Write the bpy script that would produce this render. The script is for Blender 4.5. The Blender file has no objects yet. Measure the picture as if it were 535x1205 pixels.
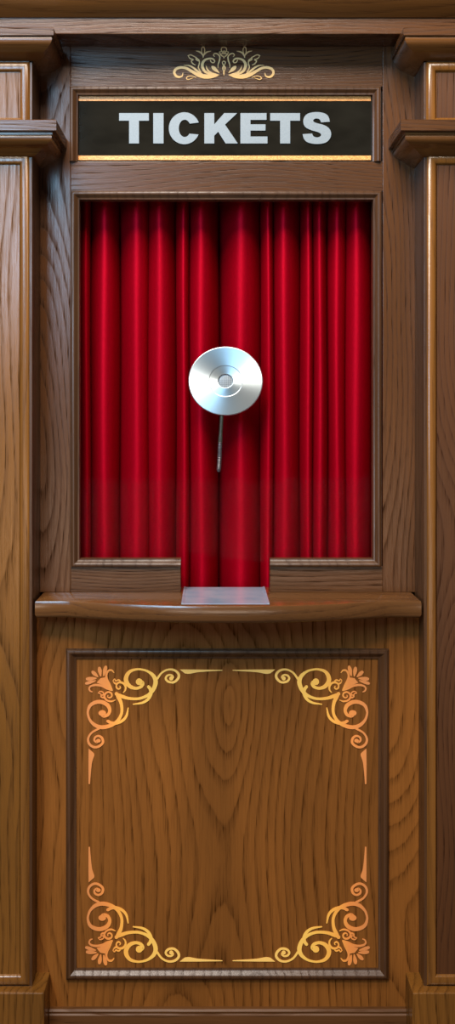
import bpy, bmesh, math
from mathutils import Vector, Matrix
from mathutils.geometry import tessellate_polygon

SC = bpy.context.scene
COL = SC.collection
# ------------------------------------------------------------------ camera
S = 0.002                     # metres per photo pixel on the window plane (y = 0)
D = 2.8
CX, CZ = -0.035, 1.45
FH = 1205 * S
cd = bpy.data.cameras.new('camera')
cam = bpy.data.objects.new('camera', cd)
COL.objects.link(cam)
cam.location = (CX, -D, CZ)
cam.rotation_euler = (math.pi / 2, 0, 0)
cd.sensor_fit = 'VERTICAL'
cd.sensor_height = 36
cd.lens = 36 * D / FH
cd.shift_x = (0 - CX) / FH
cd.shift_y = (FH / 2 - CZ) / FH
cd.clip_start = 0.05
SC.camera = cam


def at(px, py, Y=0.0):
    x0, z0 = (px - 267.5) * S, (1205 - py) * S
    k = (D + Y) / D
    return Vector((CX + (x0 - CX) * k, Y, CZ + (z0 - CZ) * k))


# ------------------------------------------------------------------ materials
def new_mat(name):
    m = bpy.data.materials.new(name)
    m.use_nodes = True
    nt = m.node_tree
    nt.nodes.clear()
    out = nt.nodes.new('ShaderNodeOutputMaterial')
    b = nt.nodes.new('ShaderNodeBsdfPrincipled')
    nt.links.new(b.outputs[0], out.inputs[0])
    return m, nt, b


def N(nt, t, **kw):
    n = nt.nodes.new(t)
    for k, v in kw.items():
        setattr(n, k, v)
    return n


def math_n(nt, op, a, b=None, c=None):
    n = N(nt, 'ShaderNodeMath', operation=op)
    for i, v in enumerate((a, b, c)):
        if v is None:
            continue
        if isinstance(v, (int, float)):
            n.inputs[i].default_value = v
        else:
            nt.links.new(v, n.inputs[i])
    return n.outputs[0]


def ramp(nt, fac, stops, interp='LINEAR'):
    r = N(nt, 'ShaderNodeValToRGB')
    cr = r.color_ramp
    cr.interpolation = interp
    while len(cr.elements) < len(stops):
        cr.elements.new(0.5)
    for e, (p, c) in zip(cr.elements, stops):
        e.position = p
        e.color = (c, c, c, 1) if isinstance(c, (int, float)) else (*c, 1)
    nt.links.new(fac, r.inputs[0])
    return r.outputs[0]


def noise(nt, vec, scale, detail=2.0, rough=0.5):
    n = N(nt, 'ShaderNodeTexNoise')
    n.inputs['Scale'].default_value = scale
    n.inputs['Detail'].default_value = detail
    n.inputs['Roughness'].default_value = rough
    nt.links.new(vec, n.inputs['Vector'])
    return n.outputs[0]


def vmul(nt, vec, xyz):
    n = N(nt, 'ShaderNodeVectorMath', operation='MULTIPLY')
    nt.links.new(vec, n.inputs[0])
    n.inputs[1].default_value = xyz
    return n.outputs[0]


def mix(nt, fac, a, b, mode='MIX'):
    n = N(nt, 'ShaderNodeMix', data_type='RGBA', blend_type=mode)
    if isinstance(fac, (int, float)):
        n.inputs[0].default_value = fac
    else:
        nt.links.new(fac, n.inputs[0])
    for i, v in ((6, a), (7, b)):
        if isinstance(v, tuple):
            n.inputs[i].default_value = (*v, 1)
        else:
            nt.links.new(v, n.inputs[i])
    return n.outputs[2]


def wood(name, axis, light, dark, ring=0.012, contrast=1.0, rough=0.36, wav=0.02, warm=(1, 1, 1), depth0=0.05, coat=0.0, spec=0.5):
    """oak with growth rings cut nearly along the trunk; axis = direction of the grain"""
    m, nt, b = new_mat(name)
    tc = N(nt, 'ShaderNodeTexCoord')
    att = N(nt, 'ShaderNodeAttribute', attribute_type='OBJECT', attribute_name='grain_shift')
    add = N(nt, 'ShaderNodeVectorMath', operation='ADD')
    nt.links.new(tc.outputs['Object'], add.inputs[0])
    nt.links.new(att.outputs['Vector'], add.inputs[1])
    sp = N(nt, 'ShaderNodeSeparateXYZ')
    nt.links.new(add.outputs[0], sp.inputs[0])
    x, y, z = sp.outputs
    u, v, w = (x, y, z) if axis == 'Z' else ((z, y, x) if axis == 'X' else (x, z, y))
    cb = N(nt, 'ShaderNodeCombineXYZ')
    for i, s in enumerate((u, v, w)):
        nt.links.new(s, cb.inputs[i])
    p = cb.outputs[0]
    n1 = noise(nt, vmul(nt, p, (5, 5, 1.3)), 1.0, 1.0)            # slow wander of the trunk
    n2 = noise(nt, vmul(nt, p, (40, 40, 5)), 1.0, 3.0, 0.6)       # small wiggle of each ring
    n3 = noise(nt, vmul(nt, p, (1.5, 1.5, 1.1)), 1.0, 0.0)        # depth of the cut -> cathedrals
    uu = math_n(nt, 'ADD', u, math_n(nt, 'MULTIPLY', math_n(nt, 'SUBTRACT', n1, 0.5), wav * 6))
    vv = math_n(nt, 'ADD', v, math_n(nt, 'MULTIPLY_ADD', math_n(nt, 'SUBTRACT', n3, 0.5), depth0 * 5, depth0))
    r = math_n(nt, 'SQRT', math_n(nt, 'ADD', math_n(nt, 'MULTIPLY', uu, uu), math_n(nt, 'MULTIPLY', vv, vv)))
    r = math_n(nt, 'ADD', r, math_n(nt, 'MULTIPLY', n2, ring * 0.55))
    fr = math_n(nt, 'FRACT', math_n(nt, 'DIVIDE', r, ring))
    line = ramp(nt, fr, [(0.0, 0.15), (0.06, 1.0), (0.20, 0.62), (0.42, 0.12), (0.9, 0.0), (1.0, 0.15)])
    pores = noise(nt, vmul(nt, p, (380, 380, 16)), 1.0, 2.0, 0.6)
    pore = ramp(nt, pores, [(0.50, 0.0), (0.66, 1.0)])
    fib = noise(nt, vmul(nt, p, (210, 210, 3.0)), 1.0, 3.0, 0.65)
    fibr = ramp(nt, fib, [(0.3, 0.0), (0.7, 1.0)])
    big = noise(nt, vmul(nt, p, (7, 7, 1.6)), 1.0, 2.0)
    # darkness = rings broken up by pores + fibres
    lp = math_n(nt, 'MULTIPLY', line, math_n(nt, 'MULTIPLY_ADD', pore, 0.55, 0.45))
    dk = math_n(nt, 'ADD', math_n(nt, 'MULTIPLY', lp, 0.85 * contrast), math_n(nt, 'MULTIPLY', fibr, 0.22 * contrast))
    dk = math_n(nt, 'ADD', dk, math_n(nt, 'MULTIPLY', pore, 0.15 * contrast))
    n = N(nt, 'ShaderNodeClamp')
    nt.links.new(dk, n.inputs[0])
    c = mix(nt, n.outputs[0], light, dark)
    tone = ramp(nt, big, [(0.3, tuple(0.78 for _ in range(3))), (0.7, (1.18, 1.16, 1.12))])
    c = mix(nt, 1.0, c, tone, 'MULTIPLY')
    nt.links.new(c, b.inputs['Base Color'])
    rr = math_n(nt, 'MULTIPLY_ADD', n.outputs[0], 0.3, rough)
    nt.links.new(math_n(nt, 'MULTIPLY_ADD', n.outputs[0], -spec, spec), b.inputs['Specular IOR Level'])
    nt.links.new(rr, b.inputs['Roughness'])
    bp = N(nt, 'ShaderNodeBump')
    bp.inputs['Strength'].default_value = 0.35
    bp.inputs['Distance'].default_value = 0.0006
    h = math_n(nt, 'SUBTRACT', 1.0, math_n(nt, 'ADD', math_n(nt, 'MULTIPLY', lp, 0.8), math_n(nt, 'MULTIPLY', pore, 0.3)))
    nt.links.new(h, bp.inputs['Height'])
    nt.links.new(bp.outputs[0], b.inputs['Normal'])
    b.inputs['Coat Weight'].default_value = coat
    b.inputs['Coat Roughness'].default_value = 0.18
    return m


OAK_V = wood('oak_stile', 'Z', (0.098, 0.036, 0.011), (0.019, 0.0065, 0.002), ring=0.0105, contrast=1.05, rough=0.22)
OAK_H = wood('oak_rail', 'X', (0.092, 0.034, 0.0105), (0.019, 0.0065, 0.002), ring=0.009, contrast=1.0, rough=0.22)
PANEL = wood('oak_panel', 'Z', (0.225, 0.077, 0.014), (0.060, 0.019, 0.0035), ring=0.021, contrast=0.95, rough=0.42, wav=0.017, depth0=0.12, spec=0.14)
PIL = wood('oak_pilaster', 'Z', (0.200, 0.076, 0.012), (0.045, 0.016, 0.003), ring=0.022, contrast=1.0, rough=0.22, wav=0.03, depth0=0.08)
PIL_RED_SHADED = wood('shaded_reddish_oak_pilaster', 'Z', (0.085, 0.029, 0.008), (0.026, 0.008, 0.0025), ring=0.012, contrast=0.9, rough=0.34, wav=0.012, depth0=0.10)  # reddish oak; the dimmer light on the right is darkened into its colour
MLD_V = wood('honey_moulding_upright', 'Z', (0.19, 0.072, 0.012), (0.065, 0.022, 0.004), ring=0.02, contrast=0.7, rough=0.24, coat=0.3)
MLD_H = wood('honey_moulding_level', 'X', (0.13, 0.048, 0.010), (0.045, 0.015, 0.003), ring=0.02, contrast=0.7, rough=0.26, coat=0.2)
DRK_V = wood('brown_moulding_upright', 'Z', (0.075, 0.029, 0.009), (0.025, 0.009, 0.003), ring=0.02, contrast=0.7, rough=0.36, coat=0.1)
DRK_H = wood('brown_moulding_level', 'X', (0.11, 0.042, 0.012), (0.04, 0.014, 0.004), ring=0.02, contrast=0.7, rough=0.42, spec=0.25)
CNT = wood('oak_counter', 'X', (0.130, 0.052, 0.015), (0.045, 0.016, 0.005), ring=0.016, contrast=0.8, rough=0.14, coat=0.6)


def simple(name, col, rough=0.5, metal=0.0, spec=0.5):
    m, nt, b = new_mat(name)
    b.inputs['Base Color'].default_value = (*col, 1)
    b.inputs['Roughness'].default_value = rough
    b.inputs['Metallic'].default_value = metal
    b.inputs['Specular IOR Level'].default_value = spec
    return m, nt, b


def grain_noise(m, nt, b, col_a, col_b, vec_scale, scale=1.0):
    tc = N(nt, 'ShaderNodeTexCoord')
    f = noise(nt, vmul(nt, tc.outputs['Object'], vec_scale), scale, 3.0, 0.6)
    nt.links.new(ramp(nt, f, [(0.35, col_a), (0.65, col_b)]), b.inputs['Base Color'])


SIGN, nt, b = simple('black_sign_board', (0.011, 0.0095, 0.007), 0.06, spec=0.3)
grain_noise(SIGN, nt, b, (0.0085, 0.0072, 0.005), (0.014, 0.012, 0.0085), (6, 6, 14))
SILVER, nt, b = simple('silver_letters', (0.40, 0.46, 0.50), 0.45)
grain_noise(SILVER, nt, b, (0.195, 0.228, 0.253), (0.225, 0.26, 0.285), (300, 300, 300))
GLIT, nt, b = simple('gold_glitter', (0.8, 0.4, 0.1), 0.4)
grain_noise(GLIT, nt, b, (0.50, 0.16, 0.03), (1.0, 0.48, 0.14), (330, 330, 700))

VELVET, nt, b = simple('red_velvet', (0.5, 0.0, 0.02), 0.52, metal=0.6, spec=0.06)
grain_noise(VELVET, nt, b, (0.31, 0.0003, 0.008), (0.38, 0.0005, 0.0105), (700, 700, 90))
b.inputs['Sheen Weight'].default_value = 0.0

STEEL, nt, b = simple('spun_aluminium', (0.74, 0.83, 0.87), 0.5, metal=1.0)
tg = N(nt, 'ShaderNodeTangent', direction_type='RADIAL', axis='Y')
nt.links.new(tg.outputs[0], b.inputs['Tangent'])
b.inputs['Anisotropic'].default_value = 0.9
tc = N(nt, 'ShaderNodeTexCoord')
GRILLE, nt, b = simple('grey_wire_mesh', (0.33, 0.36, 0.38), 0.5, metal=0.5)
tc = N(nt, 'ShaderNodeTexCoord')
ck = N(nt, 'ShaderNodeTexChecker')
rot = N(nt, 'ShaderNodeVectorRotate', rotation_type='Y_AXIS')
rot.inputs['Angle'].default_value = 0.785
nt.links.new(tc.outputs['Object'], rot.inputs['Vector'])
nt.links.new(rot.outputs[0], ck.inputs['Vector'])
ck.inputs['Scale'].default_value = 420
ck.inputs['Color1'].default_value = (0.42, 0.45, 0.47, 1)
ck.inputs['Color2'].default_value = (0.16, 0.17, 0.18, 1)
nt.links.new(ck.outputs[0], b.inputs['Base Color'])
CABLE, nt, b = simple('dark_cable', (0.028, 0.028, 0.02), 0.4)
grain_noise(CABLE, nt, b, (0.018, 0.02, 0.012), (0.04, 0.038, 0.03), (200, 200, 200))
TIP, nt, b = simple('dull_steel_tip', (0.10, 0.09, 0.095), 0.35, metal=0.6)
grain_noise(TIP, nt, b, (0.07, 0.06, 0.065), (0.15, 0.14, 0.15), (60, 60, 500))
TRAY, nt, b = simple('pale_metal', (0.42, 0.50, 0.60), 0.22, metal=0.15, spec=0.9)
grain_noise(TRAY, nt, b, (0.22, 0.29, 0.39), (0.33, 0.34, 0.42), (16, 16, 2))
INTERIOR, nt, b = simple('dark_interior', (0.02, 0.012, 0.01), 0.8)
grain_noise(INTERIOR, nt, b, (0.015, 0.01, 0.008), (0.025, 0.015, 0.012), (9, 9, 9))
FLOOR, nt, b = simple('floor_carpet', (0.08, 0.035, 0.025), 0.9)
grain_noise(FLOOR, nt, b, (0.06, 0.025, 0.02), (0.10, 0.045, 0.03), (120, 120, 120))

# printed gold of the corner scrolls: copper by the outer edge to yellow gold by the middle
GOLD, nt, b = simple('copper_to_gold_foil', (0.9, 0.5, 0.1), 0.42)
tc = N(nt, 'ShaderNodeTexCoord')
sp = N(nt, 'ShaderNodeSeparateXYZ')
nt.links.new(tc.outputs['Object'], sp.inputs[0])
ax = math_n(nt, 'DIVIDE', math_n(nt, 'ABSOLUTE', sp.outputs[0]), 0.34)
nt.links.new(ramp(nt, ax, [(0.0, (1.0, 0.60, 0.15)), (0.30, (1.0, 0.58, 0.14)), (0.55, (1.0, 0.56, 0.10)), (0.72, (1.0, 0.44, 0.07)),
                           (0.82, (0.86, 0.28, 0.06)), (1.0, (0.62, 0.22, 0.07))]), b.inputs['Base Color'])
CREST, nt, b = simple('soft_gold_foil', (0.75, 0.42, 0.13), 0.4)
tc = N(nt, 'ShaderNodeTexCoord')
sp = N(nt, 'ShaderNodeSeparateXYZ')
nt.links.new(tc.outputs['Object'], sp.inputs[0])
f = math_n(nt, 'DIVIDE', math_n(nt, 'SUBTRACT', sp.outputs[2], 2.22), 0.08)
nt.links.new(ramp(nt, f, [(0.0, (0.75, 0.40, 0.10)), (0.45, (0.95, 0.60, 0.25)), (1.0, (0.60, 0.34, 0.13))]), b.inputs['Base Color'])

# clear pane
GLASS = bpy.data.materials.new('clear_glass')
GLASS.use_nodes = True
nt = GLASS.node_tree
nt.nodes.clear()
out = N(nt, 'ShaderNodeOutputMaterial')
mx = N(nt, 'ShaderNodeMixShader')
tr = N(nt, 'ShaderNodeBsdfTransparent')
gl = N(nt, 'ShaderNodeBsdfGlossy')
gl.inputs['Roughness'].default_value = 0.02
fn = N(nt, 'ShaderNodeFresnel')
fn.inputs['IOR'].default_value = 1.05
nt.links.new(fn.outputs[0], mx.inputs[0])
nt.links.new(tr.outputs[0], mx.inputs[1])
nt.links.new(gl.outputs[0], mx.inputs[2])
nt.links.new(mx.outputs[0], out.inputs[0])

# ------------------------------------------------------------------ object helpers
_shift = [0]


def obj(name, bm, mat, parent=None, smooth=False, shift=None):
    bmesh.ops.recalc_face_normals(bm, faces=bm.faces[:])
    me = bpy.data.meshes.new(name)
    bm.to_mesh(me)
    bm.free()
    me.materials.append(mat)
    if smooth:
        for p in me.polygons:
            p.use_smooth = True
        me.set_sharp_from_angle(angle=math.radians(38))
    o = bpy.data.objects.new(name, me)
    COL.objects.link(o)
    _shift[0] += 1
    k = _shift[0]
    o['grain_shift'] = shift if shift else [math.sin(k * 2.3) * 0.06, math.cos(k * 1.7) * 0.02 + 0.02, (k * 0.734) % 5.0]
    if parent:
        o.parent = parent
        t = parent.location.copy() if parent.type == 'EMPTY' else Vector((0, 0, 0))   # parts sit at the world origin
        o.matrix_parent_inverse = Matrix.Translation(-t)
    return o


def thing(name, label, cat, loc, group=None):
    o = bpy.data.objects.new(name, None)
    o.empty_display_size = 0.05
    COL.objects.link(o)
    o.location = loc
    tag(o, label, cat, group)
    return o


def tag(o, label, cat, group=None):
    o['label'] = label
    o['category'] = cat
    o['kind'] = 'thing'
    if group:
        o['group'] = group


def box(bm, x0, x1, y0, y1, z0, z1, bev=0.002, seg=2):
    b2 = bmesh.new()
    vs = [b2.verts.new((x, y, z)) for x in (x0, x1) for y in (y0, y1) for z in (z0, z1)]
    for f in ((0, 1, 3, 2), (4, 6, 7, 5), (0, 4, 5, 1), (2, 3, 7, 6), (0, 2, 6, 4), (1, 5, 7, 3)):
        b2.faces.new([vs[i] for i in f])
    if bev:
        bmesh.ops.bevel(b2, geom=b2.edges[:], offset=bev, segments=seg, affect='EDGES', profile=0.5)
    me = bpy.data.meshes.new('tmp')
    b2.to_mesh(me)
    b2.free()
    bm.from_mesh(me)
    bpy.data.meshes.remove(me)


def boxes(*bs, bev=0.002):
    bm = bmesh.new()
    for q in bs:
        box(bm, *q, bev=bev)
    return bm


def loft(bm, rings, close_ring=False, cap=True):
    """rings: lists of points of equal length; joined one to the next"""
    V = [[bm.verts.new(p) for p in r] for r in rings]
    n = len(V[0])
    for a, b_ in zip(V[:-1], V[1:]):
        for i in range(n if close_ring else n - 1):
            j = (i + 1) % n
            bm.faces.new((a[i], a[j], b_[j], b_[i]))
    if cap and close_ring:
        bm.faces.new(V[0])
        bm.faces.new(V[-1])
    return V


def sweep_xz(path, closed, profile, yface):
    """mitred moulding run along a path in the xz plane; profile = [(inward offset, height off the face)], path turning so that
    the inside lies to its left"""
    bm = bmesh.new()
    n = len(path)
    P = [Vector(p) for p in path]
    dirs = [(P[(i + 1) % n] - P[i]).normalized() for i in range(n if closed else n - 1)]
    offs = []
    for i in range(n):
        if closed or 0 < i < n - 1:
            d0, d1 = dirs[(i - 1) % len(dirs)], dirs[i % len(dirs)]
            n0, n1 = Vector((-d0.y, d0.x)), Vector((-d1.y, d1.x))
            m = (n0 + n1)
            m = m / max(1e-6, m.dot(n0))
        else:
            d = dirs[0] if i == 0 else dirs[-1]
            m = Vector((-d.y, d.x))
        offs.append(m)
    rings = []
    for i in range(n):
        rings.append([(P[i].x + offs[i].x * o, yface - h, P[i].y + offs[i].y * o) for o, h in profile])
    if closed:
        rings.append(rings[0])
        V = loft(bm, rings, True, cap=False)
        bmesh.ops.remove_doubles(bm, verts=bm.verts[:], dist=1e-6)
    else:
        loft(bm, rings, True)
    return bm


def rect_path(x0, x1, z0, z1):
    return [(x0, z0), (x1, z0), (x1, z1), (x0, z1)]      # counter-clockwise: inside on the left


def bead_profile(w, h, back=0.006, n=7, lip=0.18):
    """quirk + rounded bead + small inner fillet"""
    pr = [(0, -back), (0, h * 0.35)]
    for i in range(n + 1):
        a = math.pi * i / n
        pr.append((w * (0.42 - 0.38 * math.cos(a)), h * (0.45 + 0.55 * math.sin(a))))
    pr += [(w * 0.86, h * 0.2), (w, h * 0.1), (w, -back)]
    return pr


def ogee_profile(w, h, back=0.006):
    pr = [(0, -back), (0, h * 0.5)]
    for i in range(9):
        a = math.pi * 0.5 * i / 8
        pr.append((w * (0.05 + 0.28 * (1 - math.cos(a))), h * (0.5 + 0.5 * math.sin(a))))
    for i in range(1, 9):
        t = i / 8
        pr.append((w * (0.33 + 0.6 * t), h * (1 - 0.85 * (t * t * (3 - 2 * t)))))
    pr += [(w, h * 0.1), (w, -back)]
    return pr


def collar(x0, x1, yf, yb, profile, bm=None):
    """moulding that wraps the front and both sides of a post; profile = [(overhang, z)] from top to bottom"""
    bm = bm or bmesh.new()
    rings = [[(x0 - o, yb, z), (x0 - o, yf - o, z), (x1 + o, yf - o, z), (x1 + o, yb, z)] for o, z in profile]
    V = loft(bm, rings, True, cap=True)
    return bm


# ------------------------------------------------------------------ the setting
def struct(name, bm, m):
    o = obj(name, bm, m)
    o['kind'] = 'structure'
    return o


struct('floor', boxes((-2.2, 2.2, -2.6, 1.0, -0.14, -0.10), bev=0), FLOOR)
struct('wall_back', boxes((-0.86, 0.86, 0.42, 0.46, -0.10, 2.62), bev=0), INTERIOR)
struct('wall_left', boxes((-0.86, -0.82, 0.05, 0.42, -0.10, 2.62), bev=0), INTERIOR)
struct('wall_right', boxes((0.82, 0.86, 0.05, 0.42, -0.10, 2.62), bev=0), INTERIOR)
struct('ceiling', boxes((-0.86, 0.86, 0.05, 0.46, 2.62, 2.66), bev=0), INTERIOR)

# ------------------------------------------------------------------ pilasters
PX = 0.4401                   # inner edge of each pilaster
PW = 0.36
PF = -0.125


def zat(py, Y):
    return at(267.5, py, Y).z


def pilaster(side):
    x0, x1 = (-PX - PW, -PX) if side < 0 else (PX, PX + PW)
    lab = ('oak pilaster with a pale grey-brown sheen, at the left of the ticket window' if side < 0
           else 'reddish oak pilaster with shade toned into its panels, at the right of the ticket window')
    t = thing('pilaster', lab, 'pilaster', ((x0 + x1) / 2, -0.06, -0.10), 'oak pilasters flanking the ticket window')
    z_pl = zat(1168, -0.155)
    # plinth
    obj('plinth', boxes((x0 - 0.031, x1 + 0.031, PF - 0.031, 0.0, -0.10, z_pl), bev=0.003), PIL, t)
    z_lc = zat(187, PF)        # underside of the lower capital
    zl_top = zat(140, PF - .062)
    z_uc = zat(70, PF)
    # shaft: side stiles stand round a sunk panel
    zb, zt = zat(1160, PF), zat(183, PF)
    e, mw = 0.0045, 0.029
    sh = bmesh.new()
    box(sh, x0, x1, PF + 0.012, 0.0, z_pl, z_lc + 0.02, bev=0.0015)
    box(sh, x0, x0 + e + 0.003, PF, PF + 0.014, z_pl, z_lc + 0.02, bev=0.001)
    box(sh, x1 - e - 0.003, x1, PF, PF + 0.014, z_pl, z_lc + 0.02, bev=0.001)
    box(sh, x0, x1, PF, PF + 0.014, z_pl, zb, bev=0.001)
    obj('shaft', sh, DRK_V, t)
    obj('panel', boxes((x0 + e + mw - .004, x1 - e - mw + .004, PF + 0.004, PF + 0.013, zb + 0.02, z_lc), bev=0), PIL if side < 0 else PIL_RED_SHADED, t,
        shift=[0.62 if side < 0 else -0.60, 0.03, 0.35 if side < 0 else 2.1])
    obj('panel_moulding', sweep_xz(rect_path(x0 + e, x1 - e, zb, zt + 0.004), True, bead_profile(mw, 0.013), PF + 0.008), MLD_V, t, smooth=True)
    # lower capital: board over a crown moulding, returned to the wall on both sides
    zb0, zb1 = zat(140.5, PF - .062), zat(154, PF - .062)
    c = collar(x0, x1, PF, 0.0, [(0.0, zb0), (0.0605, zb0), (0.062, zb0 - 0.0015), (0.062, zb1 + 0.0015), (0.0605, zb1), (0.0, zb1)])
    cap = obj('capital', c, OAK_H, t)
    zc = zat(185, PF)
    pr = [(0.0, zb1), (0.052, zb1), (0.052, zb1 - 0.006)]
    H = zb1 - 0.006 - zc
    for i in range(13):
        s = i / 12
        o = 0.049 - 0.046 * (s ** 1.5)
        o += 0.006 * math.sin(math.pi * min(1, s * 1.6)) if s < 0.62 else 0
        pr.append((o, zb1 - 0.006 - H * s))
    pr.append((0.0, zc))
    obj('crown_moulding', collar(x0, x1, PF, 0.0, pr), MLD_H, cap, smooth=True)
    # frieze block
    z0, z1 = zb0, zat(46, PF)
    fb = bmesh.new()
    box(fb, x0, x1, PF + 0.008, 0.0, z0, z1, bev=0.0015)
    box(fb, x0, x0 + 0.008, PF, PF + 0.010, z0, z1, bev=0.001)
    box(fb, x1 - 0.008, x1, PF, PF + 0.010, z0, z1, bev=0.001)
    box(fb, x0, x1, PF, PF + 0.010, zat(74, PF), z1, bev=0.001)
    fr = obj('frieze_block', fb, DRK_V, t)
    obj('frieze_panel', boxes((x0 + 0.025, x1 - 0.025, PF + 0.002, PF + 0.010, z0, zat(76, PF)), bev=0), PIL if side < 0 else PIL_RED_SHADED, fr,
        shift=[0.66, 0.02, 3.3])
    obj('frieze_moulding', sweep_xz(rect_path(x0 + 0.005, x1 - 0.005, z0 - 0.004, zat(73, PF)), True, bead_profile(0.026, 0.011), PF + 0.004),
        MLD_V, fr, smooth=True)
    # upper capital under the cornice
    zt0, zt1 = zat(32, PF - .055), zat(42, PF - .055)
    c = collar(x0, x1, PF, 0.0, [(0.0, zt0), (0.0535, zt0), (0.055, zt0 - 0.0015), (0.055, zt1 + 0.0015), (0.0535, zt1), (0.0, zt1)])
    up = obj('capital', c, OAK_H, t)
    zc = zat(72, PF)
    H = zt1 - zc
    pr = [(0.0, zt1), (0.050, zt1)]
    for i in range(13):
        s = i / 12
        o = 0.050 - 0.047 * (s ** 1.7)
        o += 0.006 * math.sin(math.pi * s)
        pr.append((o, zt1 - H * s))
    pr.append((0.0, zc))
    obj('crown_moulding', collar(x0, x1, PF, 0.0, pr), MLD_H, up, smooth=True)
    return t


pilaster(-1)
pilaster(1)

# ------------------------------------------------------------------ cornice across the top
XC = 0.86
FY = -0.095
t = thing('cornice', 'oak cornice running across the top above the gold crest', 'cornice', (0, -0.04, zat(40, FY)))
zf0, zf1 = zat(40, FY), zat(21, FY)
obj('fascia', boxes((-XC, XC, FY, 0.045, zf0, zf1 + 0.03), bev=0.002), OAK_H, t)
pr = []
H = 0.075
ring = []
for i in range(15):
    s = i / 14
    pr.append((0.004 + 0.040 * math.sin(math.pi * 0.5 * min(1, s * 1.5)) + (0.02 * max(0, s - 0.55) / 0.45), zf1 + H * s))
bm = bmesh.new()
rings = [[(-XC, FY + 0.02, z), (-XC, FY - o, z), (XC, FY - o, z), (XC, FY + 0.02, z)] for o, z in pr]
loft(bm, rings, True)
obj('crown_moulding', bm, MLD_H, t, smooth=True)

# ------------------------------------------------------------------ window frame
TH = 0.045
zc_top = 697                  # the counter's top line on the window plane
X = lambda px: (px - 267.5) * S
Z = lambda py: (1205 - py) * S
t = thing('ticket_window_frame', 'tall oak frame around the ticket opening, notched at the bottom centre', 'window frame', (0, 0.02, Z(697)))
FRAME = t
obj('stile', boxes((-0.84, X(83), 0, TH, Z(697), Z(54)), bev=0.0012), OAK_V, t, shift=[0.43, 0.005, 1.15])
obj('stile', boxes((X(450), 0.84, 0, TH, Z(697), Z(54)), bev=0.0012), OAK_V, t, shift=[-0.30, 0.05, 4.2])
obj('rail', boxes((X(83), X(450), 0, TH, Z(102), Z(54)), bev=0.0012), OAK_H, t)
obj('rail', boxes((X(83), X(450), 0, TH, Z(225), Z(190)), bev=0.0012), OAK_H, t, shift=[0.1, 0.0, 0.02])
rl = obj('rail', boxes((X(83), X(212.5), 0, TH, Z(697), Z(666)), bev=0.0012), OAK_H, t)
rr = obj('rail', boxes((X(317.5), X(450), 0, TH, Z(697), Z(666)), bev=0.0012), OAK_H, t)
obj('sign_moulding', sweep_xz([(X(447.5), Z(190)), (X(447.5), Z(102)), (X(82), Z(102)), (X(82), Z(190))], False, ogee_profile(0.019, 0.009, 0.0118), 0.0), DRK_V, t, smooth=True)
path = [(X(317.5), Z(667.5)), (X(448.5), Z(667.5)), (X(448.5), Z(225)), (X(83.5), Z(225)), (X(83.5), Z(667.5)), (X(212.5), Z(667.5))]
obj('window_moulding', sweep_xz(path, False, ogee_profile(0.0195, 0.010, 0.03), 0.0), DRK_V, t, smooth=True)

# ------------------------------------------------------------------ glass
bm = bmesh.new()
xs, zs = (X(88), X(206), X(324), X(444)), (Z(662), Z(640), Z(231))
outl = [(X(88), Z(664)), (X(214), Z(664)), (X(214), Z(652)), (X(316), Z(652)), (X(316), Z(664)), (X(444), Z(664)), (X(444), Z(231)), (X(88), Z(231))]
# the pane stands behind the moulding, with a slot over the pay notch
v0 = [bm.verts.new((x, 0.031, z)) for x, z in outl]
v1 = [bm.verts.new((x, 0.036, z)) for x, z in outl]
bm.faces.new(v0)
bm.faces.new(v1)
for i in range(len(outl)):
    j = (i + 1) % len(outl)
    bm.faces.new((v0[i], v0[j], v1[j], v1[i]))
bmesh.ops.triangulate(bm, faces=[f for f in bm.faces if len(f.verts) > 4])
struct('window_1', bm, GLASS)

# ------------------------------------------------------------------ curtain
# (left valley, crest, right valley, depth of the left and right valley)
folds = [(82, 90, 94, 1, 1), (94, 101.5, 106, 1, .8), (106.5, 123, 141, .8, 1), (141, 161, 174.5, 1, .55), (174.5, 188, 208, .55, 1), (208, 216.5, 221.5, 1, .75),
         (221.5, 237, 257, .75, 1.2), (257, 284, 307, 1.2, .9), (307, 316, 320.5, .9, .8), (320.5, 335, 353, .8, 1), (353, 363, 367, 1, .85), (367, 377, 384, .85, 1),
         (384, 397, 405.5, 1, .6), (405.5, 420, 437, .6, 1), (437, 446, 456, 1, 1)]
YC0 = 0.092
pts = []
for a, c, b_, da, db in folds:
    def samp(v, c, dep, rev):
        w = abs(c - v) * S
        A = (2.1 * w + 0.035) * dep
        r = []
        for i in range(15):
            s = i / 14
            t_ = 1 - s                                      # 1 at the crest
            q = 0.5 * math.pi * s
            xx = c + (v - c) * (math.sin(q) * 0.97 + s * 0.03)
            yy = YC0 + A * (1 - math.cos(q)) + 0.008 * s ** 6
            r.append((xx, yy))
        return r
    L = samp(a, c, da, 0)[::-1]
    R = samp(b_, c, db, 1)
    pts += [(x, y) for x, y in L] + [(x, y) for x, y in R[1:]]
bm = bmesh.new()
rings = []
NZ = 28
for k in range(NZ + 1):
    z = 0.97 + (2.02 - 0.97) * k / NZ
    rg = []
    for px, y in pts:
        p0 = at(px, 480, y)
        sway = 0.0012 * math.sin(z * 7 + px * 0.11)
        rg.append((p0.x + sway, y + 0.003 * math.sin(z * 4.1 + px * 0.05), z))
    rings.append(rg)
loft(bm, rings, False, cap=False)
cur = obj('curtain', bm, VELVET)
for p in cur.data.polygons:
    p.use_smooth = True
sol = cur.modifiers.new('thickness', 'SOLIDIFY')
sol.thickness = 0.002
sol.offset = 1
tag(cur, 'deep red pleated velvet curtain hanging behind the ticket window', 'curtain')

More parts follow.
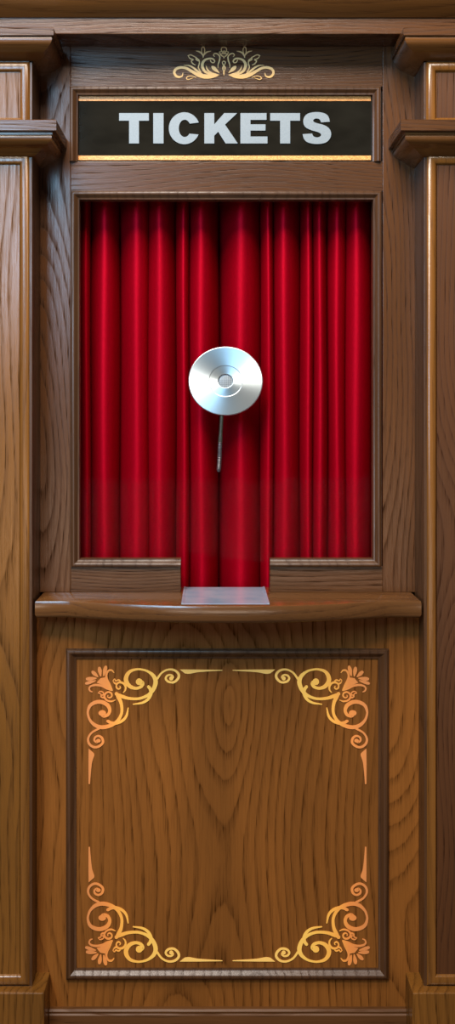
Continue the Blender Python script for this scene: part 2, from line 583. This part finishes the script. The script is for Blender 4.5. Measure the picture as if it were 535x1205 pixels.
# ------------------------------------------------------------------ flat shapes cut from sheet
def cr_spline(P, per=8, closed=False):
    """Catmull-Rom through tuples of any length"""
    n = len(P)
    out = []
    rng = range(n if closed else n - 1)
    for i in rng:
        p0 = P[(i - 1) % n] if closed or i > 0 else P[0]
        p1, p2 = P[i], P[(i + 1) % n]
        p3 = P[(i + 2) % n] if closed or i + 2 < n else P[n - 1]
        for k in range(per):
            s = k / per
            out.append(tuple(0.5 * (2 * b1 + (c - a) * s + (2 * a - 5 * b1 + 4 * c - d) * s * s + (3 * b1 - a - 3 * c + d) * s ** 3)
                             for a, b1, c, d in zip(p0, p1, p2, p3)))
    if not closed:
        out.append(tuple(P[-1]))
    return out


def plate(bm, outline, y_back, th, f=None):
    """outline in photo pixels -> a flat sheet of thickness th whose back lies on y_back"""
    o = [(f(*p) if f else p) for p in outline]
    a = [bm.verts.new(at(x, y, y_back - th)) for x, y in o]
    b_ = [bm.verts.new(at(x, y, y_back)) for x, y in o]
    # keep back at the same world x/z as the front
    for va, vb in zip(a, b_):
        vb.co.x, vb.co.z = va.co.x, va.co.z
    n = len(o)
    for tri in tessellate_polygon([[Vector((x, y, 0)) for x, y in o]]):
        bm.faces.new([a[i] for i in tri])
        bm.faces.new([b_[i] for i in tri])
    for i in range(n):
        j = (i + 1) % n
        bm.faces.new((a[i], a[j], b_[j], b_[i]))


def stroke(bm, pts, y_back, th, f=None, per=8, ball=False):
    """pts: (x, y, width) in photo pixels, smoothed"""
    P = cr_spline(pts, per)
    n = len(P)
    L, R = [], []
    for i in range(n):
        a, b_ = P[max(0, i - 1)], P[min(n - 1, i + 1)]
        dx, dy = b_[0] - a[0], b_[1] - a[1]
        l = math.hypot(dx, dy) or 1
        nx, ny = -dy / l, dx / l
        w = max(0.25, P[i][2]) / 2
        L.append((P[i][0] + nx * w, P[i][1] + ny * w))
        R.append((P[i][0] - nx * w, P[i][1] - ny * w))

    def capf(i, sgn):
        x, y, w = P[i]
        a, b_ = (P[0], P[1]) if i == 0 else (P[n - 2], P[n - 1])
        ang = math.atan2(b_[1] - a[1], b_[0] - a[0])
        r = max(0.25, w) / 2
        if sgn < 0:
            return [(x + r * math.cos(ang - math.pi / 2 - math.pi * k / 6), y + r * math.sin(ang - math.pi / 2 - math.pi * k / 6)) for k in range(1, 6)]
        return [(x + r * math.cos(ang + math.pi / 2 - math.pi * k / 6), y + r * math.sin(ang + math.pi / 2 - math.pi * k / 6)) for k in range(1, 6)]
    mp = (lambda p: at(*(f(*p) if f else p), y_back - th))

    def v2(p):
        c = mp(p)
        return bm.verts.new(c), bm.verts.new((c.x, y_back, c.z))
    lv = [v2(p) for p in L]
    rv = [v2(p) for p in R]
    for i in range(n - 1):
        for k in (0, 1):
            bm.faces.new((lv[i][k], lv[i + 1][k], rv[i + 1][k], rv[i][k]))
        bm.faces.new((lv[i][0], lv[i][1], lv[i + 1][1], lv[i + 1][0]))
        bm.faces.new((rv[i][0], rv[i][1], rv[i + 1][1], rv[i + 1][0]))
    for i, sg in ((0, -1), (n - 1, 1)):
        cs = [v2(p) for p in capf(i, sg)]
        a, b_ = (rv[i], lv[i]) if sg < 0 else (lv[i], rv[i])
        chain = [a] + cs + [b_]
        bm.faces.new([c[0] for c in chain])
        bm.faces.new([c[1] for c in chain])
        for c0, c1 in zip(chain[:-1], chain[1:]):
            bm.faces.new((c0[0], c1[0], c1[1], c0[1]))
    if ball:
        x, y, w = P[0]
        plate(bm, [(x + ball * math.cos(2 * math.pi * k / 18), y + ball * math.sin(2 * math.pi * k / 18)) for k in range(18)], y_back, th + 0.00012, f)


# ------------------------------------------------------------------ TICKETS sign
YS = 0.012
t = thing('ticket_sign', 'black board lettered TICKETS in silver between two gold strips', 'sign', (0, YS, Z(189)))
obj('board', boxes((X(86), X(442), YS, 0.040, Z(189), Z(107)), bev=0.001), SIGN, t)
for y0, y1 in ((113.5, 119), (183.3, 188.6)):
    a, b_ = at(91, y1, YS), at(436, y0, YS)
    obj('gold_strip', boxes((a.x, b_.x, YS - 0.0015, YS, a.z, b_.z), bev=0.0005), GLIT, t)
zA = lambda x, y: (130 + x / 3.963, 120 + y / 3.963)
zB = lambda x, y: (265 + x / 3.963, 120 + y / 3.963)
YL, TL_ = YS, 0.0025


def ell(cx, cy, rx, ry, a0, a1, n=22):
    return [(cx + rx * math.cos(math.radians(a0 + (a1 - a0) * i / n)), cy - ry * math.sin(math.radians(a0 + (a1 - a0) * i / n))) for i in range(n + 1)]


letters = [
    [(140.1, 133.1), (175, 133.1), (175, 142), (163.4, 142), (163.4, 168.8), (151.8, 168.8), (151.8, 142), (140.1, 142)],
    [(180.2, 133.1), (192.3, 133.1), (192.3, 168.8), (180.2, 168.8)],
    ell(216.7, 150.9, 18.2, 18.8, 21, 337, 40) + ell(217.2, 151, 7.0, 10.2, 322, 33, 24),
    [(240.3, 133.1), (251.9, 133.1), (251.9, 146.4), (263.6, 133.1), (278.9, 133.1), (264.6, 146.6), (279.6, 168.8), (265.3, 168.8), (256.6, 155.0), (251.9, 159.6), (251.9, 168.8), (240.3, 168.8)],
    [(282.7, 133.1), (313.4, 133.1), (313.4, 141), (294.5, 141), (294.5, 146.3), (312.2, 146.3), (312.2, 153.6), (294.5, 153.6), (294.5, 160.6), (314.5, 160.6), (314.5, 168.8), (282.7, 168.8)],
    [(317.7, 133.1), (352.8, 133.1), (352.8, 142), (341.2, 142), (341.2, 168.8), (329.4, 168.8), (329.4, 142), (317.7, 142)],
]
s1 = cr_spline([(487, 92), (480, 68), (462, 53), (428, 47), (390, 52), (369, 68), (363, 93), (373, 117), (400, 131), (433, 141), (446, 151), (441, 161), (427, 165), (411, 160), (404, 147)], 4)
s2 = cr_spline([(360, 150), (367, 173), (386, 189), (425, 196), (465, 190), (486, 172), (493, 148), (484, 124), (460, 108), (421, 97), (409, 88), (415, 79), (428, 77), (440, 82), (446, 95)], 4)
letters.append([zB(*p) for p in s1 + s2])
for L in letters:
    bm = bmesh.new()
    plate(bm, L, YL, TL_)
    obj('letter', bm, SILVER, t)

# ------------------------------------------------------------------ gold crest above the sign
q = lambda x, y, w: (200 + x / 7.868, 48.4 + 0.93 * y / 7.868, w / 7.868)
crest = [
    [(118, 318, 6), (112, 345, 12), (85, 357, 18), (55, 346, 22), (39, 312, 22), (55, 278, 24), (100, 262, 24), (150, 270, 24), (200, 300, 26), (260, 335, 34), (325, 352, 40), (395, 350, 30), (455, 335, 3)],
    [(128, 240, 3), (175, 243, 11), (215, 265, 16), (255, 300, 18), (305, 335, 10)],
    [(372, 190, 9), (384, 210, 9), (403, 214, 9), (412, 197, 11), (392, 175, 14), (355, 174, 16), (320, 190, 20), (300, 222, 25), (300, 260, 25), (322, 300, 22), (370, 326, 18), (445, 332, 4)],
    [(392, 256, 20), (400, 264, 32), (420, 284, 32), (440, 302, 16), (456, 316, 3)],
    [(332, 245, 3), (345, 282, 13), (375, 312, 14), (425, 326, 5)],
    [(165, 145, 6), (190, 136, 9), (220, 150, 8), (243, 166, 7), (268, 190, 9), (270, 225, 10), (262, 262, 10), (285, 310, 8)],
    [(165, 143, 6), (185, 172, 8), (214, 184, 9), (196, 198, 9), (212, 224, 10), (236, 238, 5)],
    [(243, 160, 6), (240, 180, 10), (262, 195, 12)],
    [(305, 162, 5), (302, 138, 10), (275, 108, 13), (240, 96, 4)],
    [(305, 162, 5), (314, 136, 10), (338, 110, 13), (378, 98, 4)],
    [(304, 138, 5), (292, 105, 8), (294, 70, 9), (306, 58, 9), (318, 70, 9), (320, 105, 8), (308, 138, 5)],
    [(240, 362, 5), (205, 348, 7), (170, 350, 8), (150, 368, 8), (168, 383, 7), (192, 374, 6), (215, 366, 4)],
    [(412, 152, 5), (401, 138, 8), (415, 122, 9), (442, 130, 10), (460, 155, 12), (456, 195, 12), (445, 230, 9), (443, 265, 4)],
    [(498, 58, 8), (478, 66, 9), (474, 92, 9), (488, 112, 8), (498, 128, 7)],
    [(498, 92, 6), (490, 112, 7), (478, 128, 8), (462, 122, 7), (455, 108, 6), (470, 104, 6)],
    [(462, 128, 6), (478, 146, 8), (490, 150, 7), (498, 168, 6)],
    [(498, 195, 5), (484, 210, 8), (490, 232, 8), (502, 250, 7), (504, 270, 7)],
    [(498, 238, 5), (486, 262, 8), (490, 285, 8), (502, 305, 7), (498, 340, 4)],
]
bm = bmesh.new()
k = 0
for mir in (0, 1):
    f = (lambda x, y: (526.6 - x, y)) if mir else None
    for s in crest:
        stroke(bm, [q(*p) for p in s], 0.0, 0.0012 + 0.00004 * k, f, 6)
        k += 1
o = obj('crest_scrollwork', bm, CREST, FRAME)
o['label'] = 'pale gold leafy scroll crest'

# ------------------------------------------------------------------ speaking disc
YD = 0.031
cx, cy = 265.3, 448.4
t = thing('speaking_disc', 'round brushed silver speaking disc on the glass before the curtain', 'speaking disc', at(cx, cy, YD))
C = at(cx, cy, YD - 0.012)
RX = (at(cx + 44, cy, YD - .012).x - C.x)
KZ = 0.925


def lathe_y(prof, n=96, center=C, kz=KZ):
    """prof = [(radius, y)]"""
    bm = bmesh.new()
    rings = [[(center.x + r * math.cos(2 * math.pi * i / n), y, center.z + kz * r * math.sin(2 * math.pi * i / n)) for i in range(n)] for r, y in prof]
    loft(bm, rings, True, cap=True)
    return bm


prof = [(RX * 0.9, YD), (RX, YD - 0.004), (RX, YD - 0.010), (RX * 0.988, YD - 0.0115), (RX * 0.975, YD - 0.012), (RX * 0.97, YD - 0.01201), (RX * 0.46, YD - 0.0127), (RX * 0.455, YD - 0.0127), (RX * 0.44, YD - 0.0121), (RX * 0.435, YD - 0.0121),
        (RX * 0.21, YD - 0.0116), (RX * 0.205, YD - 0.0115), (RX * 0.195, YD - 0.011), (RX * 0.19, YD - 0.004), (RX * 0.1, YD - 0.004)]
d = obj('disc_plate', lathe_y(prof), STEEL, t, smooth=True)
d.data.set_sharp_from_angle(angle=math.radians(4.5))
# origin on the disc's axis so that the spun lines run round it
d.data.transform(Matrix.Translation(-Vector((C.x, 0, C.z))))
d.matrix_parent_inverse = Matrix.Translation(Vector((C.x, 0, C.z)) - t.location)
obj('grille', lathe_y([(RX * 0.192, YD - 0.004), (RX * 0.192, YD - 0.008), (RX * 0.12, YD - 0.0088), (RX * 0.02, YD - 0.009)], 40), GRILLE, t, smooth=True)


def tube(pts, rad, n=10, rings_of=None):
    bm = bmesh.new()
    P = [Vector(p) for p in pts]
    rings = []
    for i, p in enumerate(P):
        d = (P[min(i + 1, len(P) - 1)] - P[max(0, i - 1)]).normalized()
        a = d.orthogonal().normalized()
        a = (Vector((1, 0, 0)) - d * d.x).normalized()
        b2 = d.cross(a)
        r = rad(i) if callable(rad) else rad
        rings.append([p + a * r * math.cos(2 * math.pi * k / n) + b2 * r * math.sin(2 * math.pi * k / n) for k in range(n)])
    loft(bm, rings, True)
    return bm


line = cr_spline([(261.5, 478), (260.2, 500), (258.8, 522)], 10)
stem = obj('stem', tube([at(x, y, YD - 0.006) for x, y in line], lambda i: 0.0043 if i % 20 < 16 else 0.0052), CABLE, t, smooth=True)
line = cr_spline([(258.9, 520), (258.2, 538), (257.4, 551), (257.2, 555)], 12)
o = obj('stem_tip', tube([at(x, y, YD - 0.006) for x, y in line], lambda i: (0.0056 if i % 2 else 0.0046) if i < 30 else 0.004), TIP, stem, smooth=True)
o['label'] = 'ribbed grey metal tip'

# ------------------------------------------------------------------ counter
ZT = Z(697)
TC = 0.0385
bow = []
XE = 0.4345
XB = abs(at(78, 707, -0.123).x)
for i in range(41):
    x = -XB + 2 * XB * i / 40
    bow.append((x, -0.123 - 0.072 * (1 - (x / XB) ** 2) * (1 - 0.12 * (x / XB) ** 2)))
outline = [(-XE, 0.08), (-XE, -0.121)] + bow + [(XE, -0.121), (XE, 0.08)]
outline = [(-XE, 0.08), (-XE, -0.123)] + bow + [(XE, -0.123), (XE, 0.08)]


def inset_ring(off, z):
    r = []
    for x, y in outline:
        if y < 0:
            r.append((max(-XE + off, min(XE - off, x)), y + off, z))
        else:
            r.append((max(-XE + off, min(XE - off, x)), y, z))
    return r


bm = bmesh.new()
rings = [inset_ring(o, z) for o, z in ((0.0045, ZT), (0.0015, ZT - 0.0015), (0, ZT - 0.005), (0, ZT - TC + 0.007), (0.003, ZT - TC + 0.002), (0.006, ZT - TC))]
loft(bm, rings, True, cap=False)
vs = [v for v in bm.verts]
n = len(outline)
top, bot = vs[:n], vs[-n:]
f1, f2 = bm.faces.new(top), bm.faces.new(bot)
bmesh.ops.triangulate(bm, faces=[f1, f2])
o = obj('counter', bm, CNT, smooth=True)
tag(o, 'bow-fronted glossy oak counter shelf under the ticket window', 'counter')

# pay tray lying in the notch
bm = bmesh.new()
ya, yb = -0.176, 0.072
wa, wb = at(319, 711, ya).x, at(211, 711, ya).x
xc, hw = (wa + wb) / 2, (wa - wb) / 2 - 0.004
prof = [(-hw, ZT + 0.0005), (-hw, ZT + 0.0035), (-hw + 0.003, ZT + 0.0035), (-hw + 0.007, ZT + 0.002), (hw - 0.007, ZT + 0.002), (hw - 0.003, ZT + 0.0035), (hw, ZT + 0.0035), (hw, ZT + 0.0005)]
rings = [[(xc + x, y, z - dz * (z > ZT + .001)) for x, z in prof] for y, dz in ((ya, 0.001), (ya + 0.004, 0), (yb - 0.004, 0), (yb, 0.001))]
loft(bm, rings, True)
o = obj('pay_tray', bm, TRAY)
tag(o, 'shiny pale blue-grey pay tray lying in the counter notch', 'tray')

# ------------------------------------------------------------------ lower front
YF = -0.06
z0, z1 = -0.02, ZT - TC
xo = 0.44
t = thing('front_panel', 'oak booth front under the counter with gold scrollwork in four corners', 'panel', (0, YF, -0.10))
mo = (at(78, 763, YF), at(456.5, 1151, YF))
mx0, mx1, mz1, mz0 = mo[0].x, mo[1].x, mo[0].z, mo[1].z
obj('stile', boxes((-xo, mx0 + .004, YF, 0.0, -0.10, z1), bev=0.001), PANEL, t, shift=[0.3, 0.02, 0.8])
obj('stile', boxes((mx1 - .004, xo, YF, 0.0, -0.10, z1), bev=0.001), PANEL, t, shift=[-0.25, 0.04, 2.9])
obj('rail', boxes((mx0 + .004, mx1 - .004, YF, 0.0, mz1 - .004, z1), bev=0.001), PANEL, t, shift=[0.05, 0.03, 1.9])
obj('rail', boxes((mx0 + .004, mx1 - .004, YF, 0.0, -0.10, mz0 + .004), bev=0.001), PANEL, t, shift=[0.12, 0.03, 3.9])
YP = YF + 0.003
obj('panel', boxes((mx0 + .018, mx1 - .018, YP, 0.0, mz0 + .018, mz1 - .018), bev=0), PANEL, t, shift=[0.02, 0.0, 0.25])
obj('panel_moulding', sweep_xz(rect_path(mx0, mx1, mz0, mz1), True, ogee_profile(0.023, 0.012, 0.008), YF), DRK_V, t, smooth=True)

# corner scrolls, drawn once for the top left and turned over for the rest
z5 = lambda x, y, w: (150 + x / 4.652, 775 + y / 4.652, w)
z3 = lambda x, y, w=0: (95 + x / 7.133, 775 + y / 7.133, w)
refl = lambda x, y: (102.6 + (y - 787) * 1.15, 880 + (x - 211) * 0.86)
main = [
    ([(163.6, 802.3, 6), (167.3, 804.2, 5), (165.6, 808.2, 3.6), (159.5, 810.0, 3.4), (152.6, 807.6, 4.6), (148.4, 801.6, 5.2), (149.0, 795.2, 4.8), (153.4, 789.9, 3.6), (160.9, 787.7, 2.4),
      (167, 788.0, 2.3), (174, 790.2, 2.8), (180.6, 795.6, 4.4), (183.0, 802.8, 5.2), (180.0, 811.8, 4.6), (173.4, 818.4, 3.6), (162.9, 822.2, 3.0), (151, 821.8, 3.4), (142.7, 819.3, 4.2), (136.5, 816.8, 3.4)], 3.9),
    ([(201.4, 798.4, 3.2), (203.4, 796.6, 2.6), (201.0, 794.3, 2.0), (196.8, 795.0, 2.2), (194.9, 798.6, 2.6), (198.0, 802.2, 2.6), (204.4, 802.8, 2.6), (209.4, 798.4, 3.0), (210, 793.4, 3.0),
      (205.4, 788.9, 2.6), (198, 788.0, 2.2), (190.4, 791.6, 2.2), (185.0, 798.6, 2.6)], 2.4),
    ([(174.6, 808.2, 3.6), (176.8, 811.2, 3.8), (177.4, 816.0, 4.2), (174.2, 822.6, 3.4), (167.4, 827.0, 2.6), (156.6, 828.8, 1.2)], None),
]
curls = [
    [(328, 233, 8), (332, 246, 10), (316, 256, 12), (299, 242, 13), (302, 214, 14), (325, 201, 16), (355, 207, 18), (375, 235, 17), (373, 265, 13), (356, 286, 6)],
    [(270, 186, 7), (283, 172, 8), (293, 188, 10), (316, 180, 12), (331, 194, 12), (308, 206, 12)],
    [(272, 192, 7), (286, 208, 14), (305, 214, 14)],
    [(228, 308, 8), (226, 322, 9), (242, 330, 11), (260, 316, 13), (256, 292, 14), (232, 282, 15), (207, 294, 16), (198, 322, 17), (218, 350, 15), (256, 360, 13), (290, 348, 5)],
    [(146, 290, 6), (162, 276, 9), (186, 284, 10), (192, 302, 10), (178, 308, 10)],
    [(150, 292, 7), (168, 298, 9), (172, 322, 12), (196, 330, 14)],
]
petals = [((192, 142), (210, 68), 31), ((167, 146), (156, 78), 31), ((142, 152), (98, 112), 30), ((128, 166), (50, 172), 30), ((122, 186), (42, 210), 26)]
sepals = [
    [(258, 262, 18), (240, 222, 24), (220, 180, 22), (214, 140, 18), (230, 104, 16), (258, 98, 14), (278, 118, 7)],
    [(262, 266, 14), (222, 250, 22), (180, 230, 20), (130, 222, 18), (88, 230, 15), (70, 250, 13), (78, 272, 12), (96, 280, 7)],
]
trumpet = [(206, 158), (222, 186), (248, 236), (268, 258), (246, 256), (196, 226), (134, 203), (152, 180), (164, 166)]
spike_h = cr_spline([(211.5, 787.9), (236, 788.0), (261.5, 788.4)], 4) + cr_spline([(261.5, 789.2), (244, 790.2), (232, 791.2), (222.5, 792.9), (217.0, 792.3)], 4)
spike_v = cr_spline([(104.2, 881.0), (104.0, 900), (104.1, 922.6)], 4) + cr_spline([(105.8, 922.8), (106.8, 910), (108.3, 897), (110.9, 888.5), (109.4, 885.6)], 4)
labels = ['gold scroll corner, upper left', 'gold scroll corner, upper right', 'gold scroll corner, lower left', 'gold scroll corner, lower right']
i = 0
for fy in (0, 1):
    for fx in (0, 1):
        f = lambda x, y, fx=fx, fy=fy: (535 - x if fx else x, 1919.5 - y if fy else y)
        g = lambda x, y, f=f: f(*refl(x, y))
        YB = YP
        bm = bmesh.new()
        k = 0
        for fn_ in (f, g):
            for s, ball in main:
                stroke(bm, s, YB, 0.0012 + 0.00005 * k, fn_, 8, ball or False)
                k += 1
        for s in curls:
            stroke(bm, [(*z3(x, y)[:2], w / 7.133) for x, y, w in s], YB, 0.0012 + 0.00005 * k, f, 6)
            k += 1
        sc = obj('scrollwork', bm, GOLD, t)
        sc['label'] = labels[i]
        bm = bmesh.new()
        plate(bm, [z3(*p)[:2] for p in trumpet], YB, 0.0013, f)
        for j, s in enumerate(sepals):
            stroke(bm, [(*z3(x, y)[:2], w / 7.133) for x, y, w in s], YB, 0.0011 + 0.00006 * j, f, 6)
        for (xa, y_a), (xb, y_b), w in petals:
            pp = []
            for s, ww in ((0, .35), (.25, .7), (.55, 1.0), (.8, 1.0), (0.95, .8)):
                pp.append((*z3(xa + (xb - xa) * s, y_a + (y_b - y_a) * s)[:2], w * ww / 7.133))
            stroke(bm, pp, YB, 0.0012, f, 4)
        obj('flower', bm, GOLD, sc)
        for sp_ in (spike_h, spike_v):
            bm = bmesh.new()
            plate(bm, sp_, YB, 0.0012, f)
            obj('spike', bm, GOLD, sc)
        i += 1

# skirting along the foot of the booth front
bm = bmesh.new()
ys = YF - 0.018
zt = zat(1189, ys)
rings = [[(x, YF + 0.002, -0.10), (x, ys, -0.10), (x, ys, zt - 0.012), (x, ys + 0.003, zt - 0.009), (x, ys + 0.002, zt - 0.004), (x, ys + 0.006, zt), (x, YF + 0.002, zt)] for x in (-0.4085, 0.4085)]
loft(bm, rings, True)
struct('baseboard_front', bm, DRK_H)

# ------------------------------------------------------------------ light
def area(name, loc, target, sx, sy, watts, col):
    l = bpy.data.lights.new(name, 'AREA')
    l.shape = 'RECTANGLE'
    l.size, l.size_y = sx, sy
    l.energy = watts
    l.color = col
    o = bpy.data.objects.new(name, l)
    COL.objects.link(o)
    o.location = loc
    o.rotation_euler = (Vector(target) - Vector(loc)).to_track_quat('-Z', 'Y').to_euler()
    return o


area('ceiling_lamp', (-0.4, -1.6, 3.9), (0, 0, 1.3), 1.3, 0.8, 98, (1.0, 0.92, 0.82))
area('left_window_light', (-1.24, -2.8, 2.42), (-0.5, 0, 1.9), 1.0, 1.1, 62, (0.38, 0.70, 1.0))
area('hall_light', (-0.6, -3.2, 4.2), (0, 0, 1.0), 2.2, 0.8, 160, (1.0, 0.90, 0.78))
area('low_fill_light', (-0.1, -3.0, 0.85), (0, 0, 1.2), 2.0, 0.5, 9, (1.0, 0.86, 0.70))  # unseen warm fill, added to soften the shadow under the counter

w = bpy.data.worlds.new('world')
SC.world = w
w.use_nodes = True
w.node_tree.nodes['Background'].inputs[0].default_value = (0.9, 0.95, 1.0, 1)
w.node_tree.nodes['Background'].inputs[1].default_value = 0.06

vs_ = SC.view_settings
vs_.view_transform = 'Standard'
vs_.look = 'None'
vs_.gamma = 1.0
vs_.use_curve_mapping = False
vs_.exposure = 0.0
